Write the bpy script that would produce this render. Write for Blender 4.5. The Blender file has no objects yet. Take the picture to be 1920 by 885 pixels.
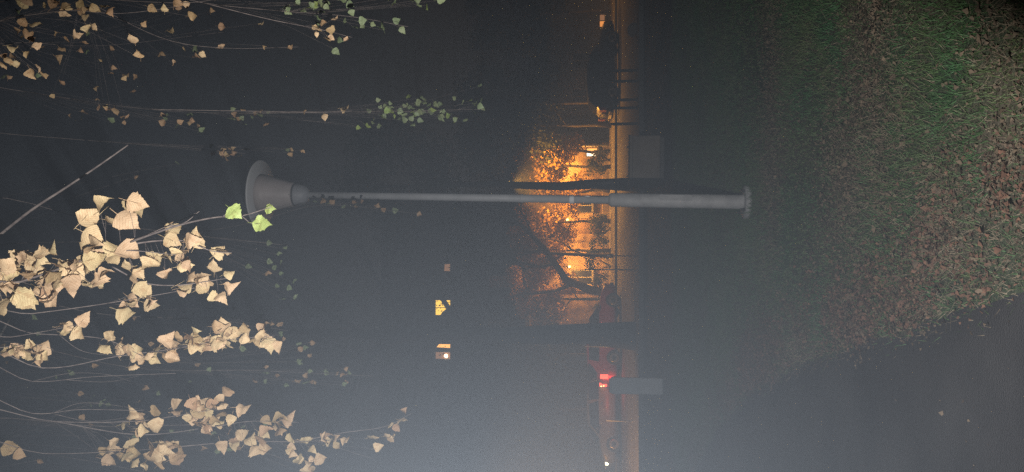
import bpy, math, random
import numpy as np
from mathutils import Vector, Matrix, Euler
random.seed(7)
PI = math.pi
sc = bpy.context.scene
C = sc.collection

# ------------------------------------------------------------------ camera
F_PX = 1440.0                      # focal length in pixels of the 1920 wide photograph
PITCH = math.radians(5.3)
EYE = Vector((0, 0, 1.6))
FW = Vector((0, math.cos(PITCH), math.sin(PITCH)))
UP = Vector((0, -math.sin(PITCH), math.cos(PITCH)))
RT = Vector((1, 0, 0))
cam = bpy.data.cameras.new('camera')
cam.sensor_width = 36.0
cam.lens = 36.0 * F_PX / 1920.0
cam.clip_start = 0.02
cam.clip_end = 2000
cam_o = bpy.data.objects.new('camera', cam)
C.objects.link(cam_o)
# the phone was held upright, so the stored picture lies on its side: picture right = down
rot = Matrix((-UP, RT, -FW)).transposed()
cam_o.matrix_world = Matrix.Translation(EYE) @ rot.to_4x4()
sc.camera = cam_o

# ------------------------------------------------------------------ night sky
w = bpy.data.worlds.new('World'); sc.world = w; w.use_nodes = True
nt = w.node_tree; nt.nodes.clear()
sky = nt.nodes.new('ShaderNodeTexSky'); sky.sky_type = 'NISHITA'; sky.sun_disc = False
sky.sun_elevation = math.radians(-2.0); sky.sun_rotation = math.radians(200)
bg = nt.nodes.new('ShaderNodeBackground'); bg.inputs['Strength'].default_value = 0.035
wo = nt.nodes.new('ShaderNodeOutputWorld')
nt.links.new(sky.outputs[0], bg.inputs['Color']); nt.links.new(bg.outputs[0], wo.inputs['Surface'])

# ------------------------------------------------------------------ the phone's flash beside the lens
def lamp(name, loc, power, col, size, kind='POINT', aim=None, spot=None):
    l = bpy.data.lights.new(name, kind); l.energy = power; l.color = col; l.shadow_soft_size = size
    o = bpy.data.objects.new(name, l); C.objects.link(o); o.location = loc
    if kind == 'SPOT':
        l.spot_size = math.radians(spot); l.spot_blend = 0.6
        o.rotation_euler = (Vector(aim) - Vector(loc)).to_track_quat('-Z', 'Y').to_euler()
    return o
FLASH_W = 600.0
# a phone flash throws a wide flat beam: tall in the upright picture, narrower across it
FLASH_AT = EYE - RT*0.266 + FW*0.379 + UP*0.024
fl = lamp('camera_flash', FLASH_AT, FLASH_W, (1.0, 0.965, 0.95), 0.004, 'SPOT', FLASH_AT + FW*10 - RT*10*math.tan(math.radians(0.3)), 109.4)
fl.data.spot_blend = 0.26
fl.scale = (math.tan(math.radians(30.3)) / math.tan(math.radians(54.7)), 1, 1)

sc.view_settings.view_transform = 'Standard'
sc.view_settings.look = 'None'
sc.view_settings.exposure = 0.0
sc.view_settings.gamma = 1.0
sc.view_settings.use_curve_mapping = False
sc.cycles.use_denoising = False
sc.cycles.max_bounces = 4
sc.cycles.diffuse_bounces = 2
sc.cycles.volume_bounces = 0
sc.cycles.sample_clamp_indirect = 0.5
sc.cycles.sample_clamp_direct = 5.0
sc.cycles.transparent_max_bounces = 8
HAZE_DENSITY = 0.0051

# ------------------------------------------------------------------ pixel -> place
def ray(ix, iy):
    return FW + UP * ((960 - ix) / F_PX) + RT * ((442.5 - iy) / F_PX)
def at(ix, iy, y):                 # the point of that pixel's ray on the plane y metres ahead
    d = ray(ix, iy); return EYE + d * (y / d.y)
def ground(ix, iy, z=0.0):
    d = ray(ix, iy); return EYE + d * ((z - EYE.z) / d.z)

# ------------------------------------------------------------------ materials
def mat(name, col, rough=0.7, col2=None, scale=8.0, metal=0.0, bump=0.0, spec=0.3, vary=0.0, trans=0.0, detail=4.0, coords='Object', bscale=None, veins=0.0):
    m = bpy.data.materials.new(name); m.use_nodes = True
    n = m.node_tree; b = n.nodes['Principled BSDF']
    b.inputs['Roughness'].default_value = rough; b.inputs['Metallic'].default_value = metal
    b.inputs['Specular IOR Level'].default_value = spec
    tc = n.nodes.new('ShaderNodeTexCoord')
    out = None
    c2 = col2 if col2 else tuple(x * 0.7 for x in col)
    nz = n.nodes.new('ShaderNodeTexNoise'); nz.inputs['Scale'].default_value = scale; nz.inputs['Detail'].default_value = detail
    n.links.new(tc.outputs[coords], nz.inputs['Vector'])
    rp = n.nodes.new('ShaderNodeValToRGB')
    rp.color_ramp.elements[0].position = 0.35; rp.color_ramp.elements[1].position = 0.65
    rp.color_ramp.elements[0].color = (*c2, 1); rp.color_ramp.elements[1].color = (*col, 1)
    n.links.new(nz.outputs['Fac'], rp.inputs[0]); out = rp.outputs[0]
    if vary:
        oi = n.nodes.new('ShaderNodeObjectInfo')
        hs = n.nodes.new('ShaderNodeHueSaturation')
        mr = n.nodes.new('ShaderNodeMapRange'); mr.inputs['To Min'].default_value = 1 - vary; mr.inputs['To Max'].default_value = 1 + vary * 0.6
        n.links.new(oi.outputs['Random'], mr.inputs['Value']); n.links.new(mr.outputs[0], hs.inputs['Value'])
        mr2 = n.nodes.new('ShaderNodeMapRange'); mr2.inputs['To Min'].default_value = 0.487; mr2.inputs['To Max'].default_value = 0.518
        mu = n.nodes.new('ShaderNodeMath'); mu.operation = 'FRACT'; mu2 = n.nodes.new('ShaderNodeMath'); mu2.operation = 'MULTIPLY'; mu2.inputs[1].default_value = 17.3
        n.links.new(oi.outputs['Random'], mu2.inputs[0]); n.links.new(mu2.outputs[0], mu.inputs[0]); n.links.new(mu.outputs[0], mr2.inputs['Value'])
        n.links.new(mr2.outputs[0], hs.inputs['Hue'])
        n.links.new(out, hs.inputs['Color']); out = hs.outputs[0]
    n.links.new(out, b.inputs['Base Color'])
    if bump:
        bp = n.nodes.new('ShaderNodeBump'); bp.inputs['Strength'].default_value = bump; bp.inputs['Distance'].default_value = 0.02
        nb = n.nodes.new('ShaderNodeTexNoise'); nb.inputs['Scale'].default_value = bscale or scale * 6; nb.inputs['Detail'].default_value = 5
        n.links.new(tc.outputs[coords], nb.inputs['Vector']); n.links.new(nb.outputs['Fac'], bp.inputs['Height']); n.links.new(bp.outputs[0], b.inputs['Normal'])
    if veins:
        sx = n.nodes.new('ShaderNodeSeparateXYZ'); n.links.new(tc.outputs['Object'], sx.inputs[0])
        ab_ = n.nodes.new('ShaderNodeMath'); ab_.operation = 'ABSOLUTE'; n.links.new(sx.outputs['X'], ab_.inputs[0])
        ma = n.nodes.new('ShaderNodeMath'); ma.operation = 'MULTIPLY_ADD'; ma.inputs[1].default_value = 0.9; n.links.new(ab_.outputs[0], ma.inputs[0]); n.links.new(sx.outputs['Z'], ma.inputs[2])
        mf = n.nodes.new('ShaderNodeMath'); mf.operation = 'MULTIPLY'; mf.inputs[1].default_value = 52.0; n.links.new(ma.outputs[0], mf.inputs[0])
        sn = n.nodes.new('ShaderNodeMath'); sn.operation = 'SINE'; n.links.new(mf.outputs[0], sn.inputs[0])
        mr3 = n.nodes.new('ShaderNodeMapRange'); mr3.inputs['From Min'].default_value = 0.55; mr3.inputs['From Max'].default_value = 1.0; mr3.inputs['To Min'].default_value = 0.0; mr3.inputs['To Max'].default_value = veins
        n.links.new(sn.outputs[0], mr3.inputs['Value'])
        nz2 = n.nodes.new('ShaderNodeTexNoise'); nz2.inputs['Scale'].default_value = 3.5; nz2.inputs['Detail'].default_value = 3
        oi2 = n.nodes.new('ShaderNodeObjectInfo'); va = n.nodes.new('ShaderNodeVectorMath'); va.operation = 'ADD'; vm = n.nodes.new('ShaderNodeVectorMath'); vm.operation = 'SCALE'; vm.inputs['Scale'].default_value = 3.0
        n.links.new(oi2.outputs['Location'], vm.inputs[0]); n.links.new(tc.outputs['Object'], va.inputs[0]); n.links.new(vm.outputs[0], va.inputs[1]); n.links.new(va.outputs[0], nz2.inputs['Vector'])
        mr4 = n.nodes.new('ShaderNodeMapRange'); mr4.inputs['From Min'].default_value = 0.52; mr4.inputs['From Max'].default_value = 0.75; mr4.inputs['To Max'].default_value = 0.75; n.links.new(nz2.outputs['Fac'], mr4.inputs['Value'])
        mxa = n.nodes.new('ShaderNodeMix'); mxa.data_type = 'RGBA'; mxa.inputs['B'].default_value = (col[0]*.45, col[1]*.36, col[2]*.3, 1); n.links.new(mr3.outputs[0], mxa.inputs['Factor']); n.links.new(out, mxa.inputs['A'])
        mxb = n.nodes.new('ShaderNodeMix'); mxb.data_type = 'RGBA'; mxb.inputs['B'].default_value = (col[0]*.55, col[1]*.42, col[2]*.34, 1); n.links.new(mr4.outputs[0], mxb.inputs['Factor']); n.links.new(mxa.outputs['Result'], mxb.inputs['A'])
        out = mxb.outputs['Result']; n.links.new(out, b.inputs['Base Color'])
    if trans:
        tr = n.nodes.new('ShaderNodeBsdfTranslucent'); mx = n.nodes.new('ShaderNodeMixShader'); mx.inputs[0].default_value = trans
        n.links.new(out, tr.inputs['Color'])
        n.links.new(b.outputs[0], mx.inputs[1]); n.links.new(tr.outputs[0], mx.inputs[2])
        n.links.new(mx.outputs[0], n.nodes['Material Output'].inputs['Surface'])
    return m
def glow(name, col, s):
    m = bpy.data.materials.new(name); m.use_nodes = True
    b = m.node_tree.nodes['Principled BSDF']; b.inputs['Base Color'].default_value = (*[min(1, c) * 0.5 for c in col], 1)
    b.inputs['Emission Color'].default_value = (*col, 1); b.inputs['Emission Strength'].default_value = s
    m.cycles.emission_sampling = 'NONE'      # small lamps: their light comes from the lamp itself
    return m
M = dict(
    pole=mat('galvanised_grey', (0.42, 0.43, 0.44), 0.55, (0.34, 0.35, 0.36), 5, 0.0, 0.15, 0.5),
    sleeve=mat('weathered_sleeve', (0.40, 0.40, 0.40), 0.6, (0.28, 0.28, 0.28), 7, 0.0, 0.25, 0.4),
    canopy=mat('canopy_paint', (0.50, 0.51, 0.52), 0.5, (0.44, 0.45, 0.46), 4),
    diffuser=mat('dirty_opal', (0.38, 0.34, 0.33), 0.45, (0.31, 0.28, 0.27), 6, 0, 0, 0.35),
    collar=mat('collar_grey', (0.28, 0.29, 0.31), 0.5, None, 6),
    dark=mat('dark_metal', (0.05, 0.05, 0.05), 0.5),
    chrome=mat('bright_steel', (0.75, 0.75, 0.75), 0.25, None, 4, 1.0),
    white=mat('white_tape', (0.8, 0.8, 0.8), 0.6, (0.72, 0.72, 0.72), 20),
    concrete=mat('concrete', (0.34, 0.28, 0.22), 0.9, (0.24, 0.19, 0.15), 3, 0, 0.5),
    concrete_b=mat('pale_concrete', (0.58, 0.61, 0.63), 0.9, (0.45, 0.48, 0.5), 3, 0, 0.5),
    bark=mat('grey_bark', (0.10, 0.09, 0.08), 0.95, (0.05, 0.045, 0.04), 6, 0, 0.8),
    birch=mat('birch_bark', (0.45, 0.43, 0.40), 0.8, (0.16, 0.14, 0.13), 5, 0, 0.5),
    twig=mat('twig_bark', (0.22, 0.185, 0.165), 0.8, (0.11, 0.09, 0.085), 30),
    tan=mat('dry_leaf_tan', (0.69, 0.52, 0.31), 0.65, (0.57, 0.41, 0.23), 25, 0, 0.2, 0.25, 0.16, 0.18, veins=.5),
    orange=mat('dry_leaf_orange', (0.52, 0.36, 0.20), 0.65, (0.40, 0.26, 0.14), 25, 0, 0.2, 0.25, 0.18, 0.18, veins=.5),
    green=mat('green_leaf', (0.30, 0.37, 0.12), 0.5, (0.21, 0.29, 0.08), 25, 0, 0.2, 0.35, 0.2, 0.2, veins=.4),
    dgreen=mat('dull_green_leaf', (0.22, 0.26, 0.14), 0.5, (0.16, 0.20, 0.10), 25, 0, 0.2, 0.35, 0.25, 0.15),
    grass=mat('grass_blades', (0.045, 0.13, 0.045), 0.6, (0.10, 0.14, 0.055), 2.5, 0, 0, 0.3, 0, 0.1),
    dry=mat('dry_grass', (0.26, 0.215, 0.15), 0.8, (0.15, 0.12, 0.085), 6, 0, 0, 0.2, 0, 0.1),
    rust=mat('rusty_litter', (0.21, 0.115, 0.075), 0.8, (0.09, 0.055, 0.042), 22, 0, 0, 0.2),
    litter=mat('leaf_litter', (0.20, 0.15, 0.10), 0.8, (0.085, 0.065, 0.048), 22, 0, 0, 0.2),
    soil=mat('lawn_soil', (0.12, 0.10, 0.075), 0.95, (0.045, 0.075, 0.042), 0.9, 0, 0.8, 0.1, bscale=30),
    asphalt=mat('asphalt', (0.065, 0.063, 0.064), 0.9, (0.034, 0.033, 0.036), 1.6, 0, 0.5, 0.2, bscale=140),
    road=mat('road_asphalt', (0.10, 0.095, 0.09), 0.85, (0.065, 0.06, 0.058), 0.5, 0, 0.4, 0.2, bscale=60),
    kerb=mat('kerb_concrete', (0.17, 0.165, 0.155), 0.9, None, 2),
    pavement=mat('pavement', (0.11, 0.10, 0.095), 0.9, None, 1.5, 0, 0.3),
    plaster=mat('ochre_plaster', (0.34, 0.25, 0.17), 0.9, (0.13, 0.09, 0.06), 2.2, 0, 0.3, 0.2),
    grey_panel=mat('panel_grey', (0.15, 0.15, 0.15), 0.9, (0.11, 0.11, 0.11), 0.5, 0, 0.2),
    roof=mat('roof_felt', (0.05, 0.05, 0.05), 0.9, None, 2),
    wood=mat('painted_wood', (0.16, 0.10, 0.06), 0.7, None, 6),
    frame=mat('window_frame', (0.35, 0.34, 0.32), 0.6, None, 6),
    glass=mat('dark_glass', (0.015, 0.016, 0.018), 0.12, None, 2, 0, 0, 0.5),
    rubber=mat('tyre_rubber', (0.02, 0.02, 0.02), 0.9, None, 10),
    rim=mat('wheel_rim', (0.4, 0.4, 0.42), 0.35, None, 6, 0.8),
    red_paint=mat('red_car_paint', (0.26, 0.035, 0.032), 0.4, (0.21, 0.028, 0.026), 2),
    grey_paint=mat('grey_car_paint', (0.13, 0.13, 0.14), 0.35, (0.10, 0.10, 0.11), 2),
    blue_paint=mat('dark_car_paint', (0.04, 0.045, 0.06), 0.35, None, 2),
    plastic=mat('black_plastic', (0.03, 0.03, 0.03), 0.6, None, 6),
    yleaf=mat('yellow_foliage', (0.50, 0.33, 0.06), 0.6, (0.34, 0.20, 0.04), 1.5, 0, 0, 0.3, 0, 0.3),
    dleaf=mat('dark_foliage', (0.06, 0.07, 0.03), 0.7, (0.04, 0.05, 0.02), 1.0, 0, 0, 0.3, 0, 0.2),
    sodium=glow('sodium_lamp', (1.0, 0.62, 0.16), 60.0),
    warm_pane=glow('warm_lit_pane', (1.0, 0.58, 0.07), 1.5),
    amber_pane=glow('amber_lit_pane', (1.0, 0.45, 0.10), 1.6),
    curtain_lit=glow('lit_curtain', (1.0, 0.36, 0.08), 0.9),
    dim_pane=glow('dim_pane', (0.8, 0.38, 0.18), 0.3),
    pale_pane=glow('pale_lit_pane', (1.0, 0.75, 0.45), 4.0),
    tail=glow('tail_light_red', (1.0, 0.11, 0.06), 1.6),
    tail_hot=glow('tail_bulb', (1.0, 0.5, 0.15), 9.0),
    head=glow('headlight', (1.0, 0.85, 0.5), 22.0),
    amber=glow('indicator', (1.0, 0.35, 0.08), 3.0),
)

# ------------------------------------------------------------------ mesh helpers
class MB:
    def __init__(s): s.v = []; s.f = []
    def quad(s, a, b, c, d):
        i = len(s.v); s.v += [tuple(a), tuple(b), tuple(c), tuple(d)]; s.f.append((i, i+1, i+2, i+3)); return s
    def box(s, x0, x1, y0, y1, z0, z1):
        i = len(s.v)
        s.v += [(x, y, z) for z in (z0, z1) for y in (y0, y1) for x in (x0, x1)]
        s.f += [(i, i+2, i+3, i+1), (i+4, i+5, i+7, i+6), (i, i+1, i+5, i+4), (i+2, i+6, i+7, i+3), (i, i+4, i+6, i+2), (i+1, i+3, i+7, i+5)]
        return s
    def tube(s, pts, radii, n=8, cap=True):
        pts = [Vector(p) for p in pts]
        if isinstance(radii, (int, float)): radii = [radii] * len(pts)
        base = len(s.v); ref = None
        for k, p in enumerate(pts):
            t = (pts[min(k+1, len(pts)-1)] - pts[max(k-1, 0)])
            t = t.normalized() if t.length > 1e-9 else Vector((0, 0, 1))
            if ref is None: ref = Vector((1, 0, 0)) if abs(t.x) < 0.9 else Vector((0, 1, 0))
            a = (ref - t * ref.dot(t)).normalized(); b = t.cross(a); ref = a
            for j in range(n):
                q = 2 * PI * j / n
                s.v.append(tuple(p + (a * math.cos(q) + b * math.sin(q)) * radii[k]))
        for k in range(len(pts) - 1):
            for j in range(n):
                j2 = (j + 1) % n
                s.f.append((base+k*n+j, base+k*n+j2, base+(k+1)*n+j2, base+(k+1)*n+j))
        if cap:
            s.f.append(tuple(base + j for j in reversed(range(n))))
            s.f.append(tuple(base + (len(pts)-1)*n + j for j in range(n)))
        return s
    def lathe(s, prof, n=32, cx=0, cy=0):          # prof: (radius, z) bottom to top, closed ends
        base = len(s.v)
        for r, z in prof:
            for j in range(n):
                q = 2 * PI * j / n; s.v.append((cx + r*math.cos(q), cy + r*math.sin(q), z))
        for k in range(len(prof) - 1):
            for j in range(n):
                j2 = (j+1) % n
                s.f.append((base+k*n+j, base+k*n+j2, base+(k+1)*n+j2, base+(k+1)*n+j))
        s.f.append(tuple(base + j for j in reversed(range(n))))
        s.f.append(tuple(base + (len(prof)-1)*n + j for j in range(n)))
        return s
    def build(s, name, m, parent=None, smooth=False, bevel=0.0):
        me = bpy.data.meshes.new(name); me.from_pydata(s.v, [], s.f); me.update()
        if smooth: me.polygons.foreach_set('use_smooth', [True] * len(me.polygons))
        return link(name, me, m, parent, bevel)
def link(name, me, m, parent=None, bevel=0.0):
    o = bpy.data.objects.new(name, me)
    if m is not None and not me.materials: me.materials.append(M[m])
    C.objects.link(o)
    if parent is not None: o.parent = parent
    if bevel:
        b = o.modifiers.new('bevel', 'BEVEL'); b.width = bevel; b.segments = 3; b.limit_method = 'ANGLE'
    return o
def tag(o, label, cat, group=None):
    o['label'] = label; o['category'] = cat
    if group: o['group'] = group
    return o
def thing(name, label, cat, loc=(0, 0, 0), rz=0.0, group=None):
    o = bpy.data.objects.new(name, None); C.objects.link(o); o.location = loc; o.rotation_euler = (0, 0, rz)
    o.empty_display_size = 0.2
    return tag(o, label, cat, group)
def struct(o, kind='structure'):
    o['kind'] = kind; return o

# ================================================================== THE SETTING
# ground sheet, reaching far beyond the houses
mb = MB(); mb.quad((-200, -60, 0), (200, -60, 0), (200, 240, 0), (-200, 240, 0)); struct(mb.build('lawn_ground', 'soil'))

# asphalt footpath: the camera stands on it, its right edge drifts off to the left
edge = [(0.62, -3.0), (0.35, 0.5), (0.05, 2.2)] + [(ground(ix, iy).x, ground(ix, iy).y) for ix, iy in
        ((1890, 552), (1800, 585), (1680, 628), (1580, 655), (1490, 690), (1410, 735), (1350, 800), (1310, 870))]
edge += [(-4.6, 13.0), (-6.6, 15.5), (-9.5, 17.8), (-14, 19.5)]
def edge_x(y):
    for (xa, ya), (xb, yb) in zip(edge, edge[1:]):
        if ya <= y <= yb: return xa + (xb - xa) * (y - ya) / (yb - ya)
    return 0.6 if y < -3 else -30.0
def path_left(y): return edge_x(y) - 2.3 - 0.12 * max(0, y - 4)
mb = MB(); ys = np.linspace(-3, 19.4, 120); rr = random.Random(3)
L = [(path_left(y) + rr.uniform(-.03, .03), y, 0.006) for y in ys]; R_ = [(edge_x(y) + rr.uniform(-.035, .035), y, 0.006) for y in ys]
mb.v = L + R_; n = len(ys); mb.f = [(i, n+i, n+i+1, i+1) for i in range(n-1)]
struct(mb.build('footpath', 'asphalt'))

# the street beyond the lawn
Y0, Y1 = 20.8, 36.5
mb = MB(); mb.quad((-150, Y0, 0.008), (150, Y0, 0.008), (150, Y1, 0.008), (-150, Y1, 0.008)); struct(mb.build('road', 'road'))
for nm, ya, yb in (('kerb_near', Y0-0.15, Y0), ('kerb_far', Y1, Y1+0.15)):
    k = bpy.data.objects.new(nm, None); C.objects.link(k); struct(k)
    me = None
    for i in range(-32, 33):
        if me is None:
            o = MB().box(0.006, 0.994, 0, yb-ya, 0, 0.12).build('kerbstone', 'kerb', k, bevel=0.012); me = o.data
        else:
            o = link('kerbstone', me, None, k)
        o.location = (i * 1.0, ya, -0.001 + 0.004 * math.sin(i * 3.1))
mb = MB(); mb.quad((-150, Y1+0.15, 0.11), (150, Y1+0.15, 0.11), (150, 44.4, 0.11), (-150, 44.4, 0.11)); struct(mb.build('pavement', 'pavement'))

# ================================================================== PARK LAMP
base = ground(1404, 379)
LY = base.y
lampo = thing('park_lamp', 'unlit grey park lamp post with round canopy over a tapering cup shaped head', 'lamp post', (base.x, base.y, 0))
lampo.rotation_euler = (0, math.radians(1.35), math.radians(25))
def lz(ix): return at(ix, 379, LY).z
zs = lz(1141); zt = lz(571); zc = lz(551); zd = lz(487)
MB().lathe([(0.16, 0.0), (0.165, 0.012), (0.16, 0.05), (0.11, 0.055)], 40).build('base_flange', 'sleeve', lampo, True, 0)
for q in range(4):
    a = q * PI/2 + 0.5
    MB().lathe([(0.016, 0.05), (0.016, 0.075), (0.009, 0.076), (0.009, 0.10)], 6, 0.128*math.cos(a), 0.128*math.sin(a)).build('anchor_bolt', 'dark', lampo)
MB().lathe([(0.082, 0.055), (0.070, 0.075), (0.0685, zs-0.03), (0.062, zs-0.012), (0.043, zs)], 36).build('lower_pole', 'sleeve', lampo, True)
MB().lathe([(0.041, zs-0.002), (0.0385, 2.6), (0.036, zt)], 28).build('upper_pole', 'pole', lampo, True)
hatch = MB(); hatch.box(-0.032, 0.032, -0.0715, -0.066, 0.55, 0.86); hatch.build('service_hatch', 'sleeve', lampo, bevel=0.004)
for ix, m_, h in ((978, 'pole', 0.028), (1072, 'white', 0.045)):
    z = lz(ix); MB().lathe([(0.0425, z-h/2), (0.0445, z-h/2+.003), (0.0445, z+h/2-.003), (0.0425, z+h/2)], 28).build('strap', m_, lampo, True)
MB().tube([(0.012, -0.046, lz(1138)), (0.012, -0.0452, lz(1065))], 0.0035, 8).build('cable', 'chrome', lampo, True)
MB().lathe([(0.040, zt-0.03), (0.075, zt-0.012), (0.098, zt+0.02), (0.112, zc-0.012), (0.114, zc-0.004)], 36).build('collar', 'collar', lampo, True)
MB().lathe([(0.112, zc-0.004), (0.119, zc-0.001), (0.119, zc+0.010), (0.112, zc+0.013)], 36).build('gasket', 'dark', lampo, True)
MB().lathe([(0.120, zc+0.012), (0.127, zc+0.03), (0.158, zc+0.17), (0.190, zc+0.30), (0.214, zd+0.008)], 48).build('diffuser', 'diffuser', lampo, True)
MB().lathe([(0.345, zd), (0.352, zd+0.006), (0.350, zd+0.016), (0.30, zd+0.035), (0.2, zd+0.062), (0.09, zd+0.078), (0.02, zd+0.082)], 64).build('canopy', 'canopy', lampo, True)
for dz, da in ((-0.022, 0), (0.022, 0.0)):
    a = -PI/2 - math.radians(25) - 0.05
    o = MB().lathe([(0.001, -0.006), (0.005, -0.003), (0.006, 0.002), (0.001, 0.004)], 10).build('clip_screw', 'chrome', lampo, True)
    o.location = (0.1225*math.cos(a), 0.1225*math.sin(a), zc+0.004+dz)

# ================================================================== CONCRETE BLOCK AND POST ON THE LAWN
g0 = ground(1246, 303); yb = g0.y
w_ = 97/F_PX*yb; h_ = at(1181, 303, yb).z
blk = thing('concrete_block', 'low square brownish concrete block standing on the dark lawn behind the lamp post', 'concrete block', g0)
blk.rotation_euler = (0, 0, math.radians(-7))
MB().box(-w_/2+0.04, w_/2-0.04, 0.03, 0.52, 0.0, 0.079).build('foot', 'kerb', blk, bevel=0.02)
MB().box(-w_/2, w_/2, 0, 0.55, 0.08, h_-0.05).build('block_body', 'concrete', blk, bevel=0.035)
for s_ in (-1, 1): MB().lathe([(.012, 0), (.012, .03), (.022, .034), (.022, .05)], 8, s_*w_*.28, .27).build('lifting_eye', 'dark', blk).location.z = h_-.004
MB().box(-w_/2-0.015, w_/2+0.015, -0.015, 0.565, h_-0.048, h_).build('cap_slab', 'concrete', blk, bevel=0.012)
g1 = ground(1243, 725); hp = at(1143, 725, g1.y).z; wp = 30/F_PX*g1.y
pst = thing('concrete_post', 'upright pale grey concrete post on the lawn in front of the red car', 'post', g1, 0.15)
MB().box(-wp/2, wp/2, 0, wp*0.9, 0, hp-0.03).build('shaft', 'concrete_b', pst, bevel=0.025)
MB().box(-wp/2+0.02, wp/2-0.02, 0.02, wp*0.9-0.02, hp-0.029, hp).build('cap', 'concrete_b', pst, bevel=0.012)

# ================================================================== THIN POSTS ALONG THE STREET
def thin_post(ix, iy, y, top_ix, r, m_, label, head=False, zb=0.0):
    p = at(ix, iy, y); ht = at(top_ix, iy, y).z - zb
    t = thing('metal_post', label, 'post', (p.x, y, zb), 0, 'thin metal posts along the street')
    MB().tube([(0, 0, 0), (0.01, 0, ht)], r, 10).build('shaft', m_, t, True)
    MB().lathe([(r*1.35, 0.0), (r*1.35, 0.03), (r, 0.04)], 12).build('foot', m_, t)
    return t
thin_post(1180, 480, 24, 1093, 0.018, 'chrome', 'thin bright metal post below the glowing wall lamp')
thin_post(1180, 506, 24, 1096, 0.018, 'chrome', 'second thin bright metal post left of the one under the glowing wall lamp')
thin_post(1180, 343, 26, 1108, 0.018, 'pole', 'thin grey metal post beside the dark trunk behind the lamp')
thin_post(1180, 651, 25, 1096, 0.02, 'pole', 'thin metal post beside the thick trunk in front of the red car')
thin_post(1175, 790, 25, 1137, 0.018, 'pole', 'short thin metal post in front of the grey car')
for iy, lab in ((232, 'dark bollard on the orange road nearest the lit house corner'), (202, 'dark bollard second from the lit house corner'),
                (187, 'dark bollard third from the lit house corner'), (152, 'dark bollard fourth from the lit house corner'), (132, 'dark bollard farthest from the lit house corner')):
    g = ground(1196, iy); t = thing('bollard', lab, 'bollard', g, 0, 'bollards along the near kerb')
    MB().lathe([(0.06, 0), (0.055, 0.03), (0.045, 0.06), (0.045, 0.72), (0.03, 0.78)], 12).build('shaft', 'dark', t, True)
    MB().lathe([(0.052, 0.60), (0.052, 0.64)], 12).build('ring', 'dark', t)
g = ground(1194, 55)
def boulder(name, label, loc, r, m_, seed):
    import bmesh
    bm = bmesh.new(); bmesh.ops.create_icosphere(bm, subdivisions=3, radius=r); q = random.Random(seed)
    ax = [Vector((q.uniform(-1, 1), q.uniform(-1, 1), q.uniform(-1, 1))).normalized() for _ in range(9)]
    for v in bm.verts:
        d = v.co.normalized(); s = 1.0
        for a in ax: s -= 0.16 * max(0, d.dot(a) - 0.55) * 2
        v.co = Vector((v.co.x * s * 1.2, v.co.y * s, v.co.z * s * 0.85 + r * 0.6))
    me = bpy.data.meshes.new(name); bm.to_mesh(me); bm.free()
    o = link(name, me, m_); o.location = loc; return tag(o, label, 'boulder')
boulder('boulder', 'pale rounded boulder at the kerb right of the bollards', (g.x, g.y, 0), 0.20, 'concrete', 4)

# ================================================================== HOUSES
def wall_with_openings(x0, x1, z0, z1, y0, y1, holes):
    """holes: list of (xa, xb, za, zb); a wall of boxes round real openings"""
    xs = sorted({x0, x1, *[h[0] for h in holes], *[h[1] for h in holes]}); zs_ = sorted({z0, z1, *[h[2] for h in holes], *[h[3] for h in holes]})
    V = {}; mb = MB()
    solid = lambda i, j: 0 <= i < len(xs)-1 and 0 <= j < len(zs_)-1 and not any(h[0]-1e-6 <= (xs[i]+xs[i+1])/2 <= h[1]+1e-6 and h[2]-1e-6 <= (zs_[j]+zs_[j+1])/2 <= h[3]+1e-6 for h in holes)
    for i in range(len(xs)-1):
        for j in range(len(zs_)-1):
            if not solid(i, j): continue
            a, b, c, d = xs[i], xs[i+1], zs_[j], zs_[j+1]
            mb.quad((a, y0, c), (b, y0, c), (b, y0, d), (a, y0, d)); mb.quad((b, y1, c), (a, y1, c), (a, y1, d), (b, y1, d))
            if not solid(i-1, j): mb.quad((a, y1, c), (a, y0, c), (a, y0, d), (a, y1, d))
            if not solid(i+1, j): mb.quad((b, y0, c), (b, y1, c), (b, y1, d), (b, y0, d))
            if not solid(i, j-1): mb.quad((a, y1, c), (b, y1, c), (b, y0, c), (a, y0, c))
            if not solid(i, j+1): mb.quad((a, y0, d), (b, y0, d), (b, y1, d), (a, y1, d))
    return mb
def window(parent, xa, xb, za, zb, y, panes, sill=True, label=None, bars=1, frame_m='frame', curtain=None):
    f = MB(); t = 0.06; g_ = 0.003
    f.box(xa+g_, xa+t, y, y+0.07, za+g_, zb-g_); f.box(xb-t, xb-g_, y, y+0.07, za+g_, zb-g_)
    f.box(xa+t, xb-t, y, y+0.07, za+g_, za+t); f.box(xa+t, xb-t, y, y+0.07, zb-t, zb-g_)
    ws = []
    step = (xb-xa-2*t) / (bars+1)
    for k in range(bars):
        xm = xa + t + step*(k+1); f.box(xm-0.025, xm+0.025, y+0.002, y+0.068, za+t, zb-t)
    o = f.build('window', frame_m, parent)
    if label: o['label'] = label
    for k in range(bars+1):
        pm = panes[k % len(panes)]
        a = xa+t+step*k + (0.025 if k else 0); b = xa+t+step*(k+1) - (0.025 if k < bars else 0)
        MB().box(a, b, y+0.03, y+0.036, za+t, zb-t).build('pane', pm, o)
    if sill: MB().box(xa-0.06, xb+0.06, y-0.20, y-0.002, za-0.06, za-0.003).build('sill', 'kerb', o)
    if curtain:
        c = MB(); c.v = [(px_, y+0.024, pz_) for px_, pz_ in curtain] + [(px_, y+0.029, pz_) for px_, pz_ in curtain]
        n_ = len(curtain); c.f = [tuple(range(n_)), tuple(reversed(range(n_, 2*n_)))] + [(i, n_+i, n_+(i+1) % n_, (i+1) % n_) for i in range(n_)]
        c.build('curtain', 'wood', o)
    return o
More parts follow.
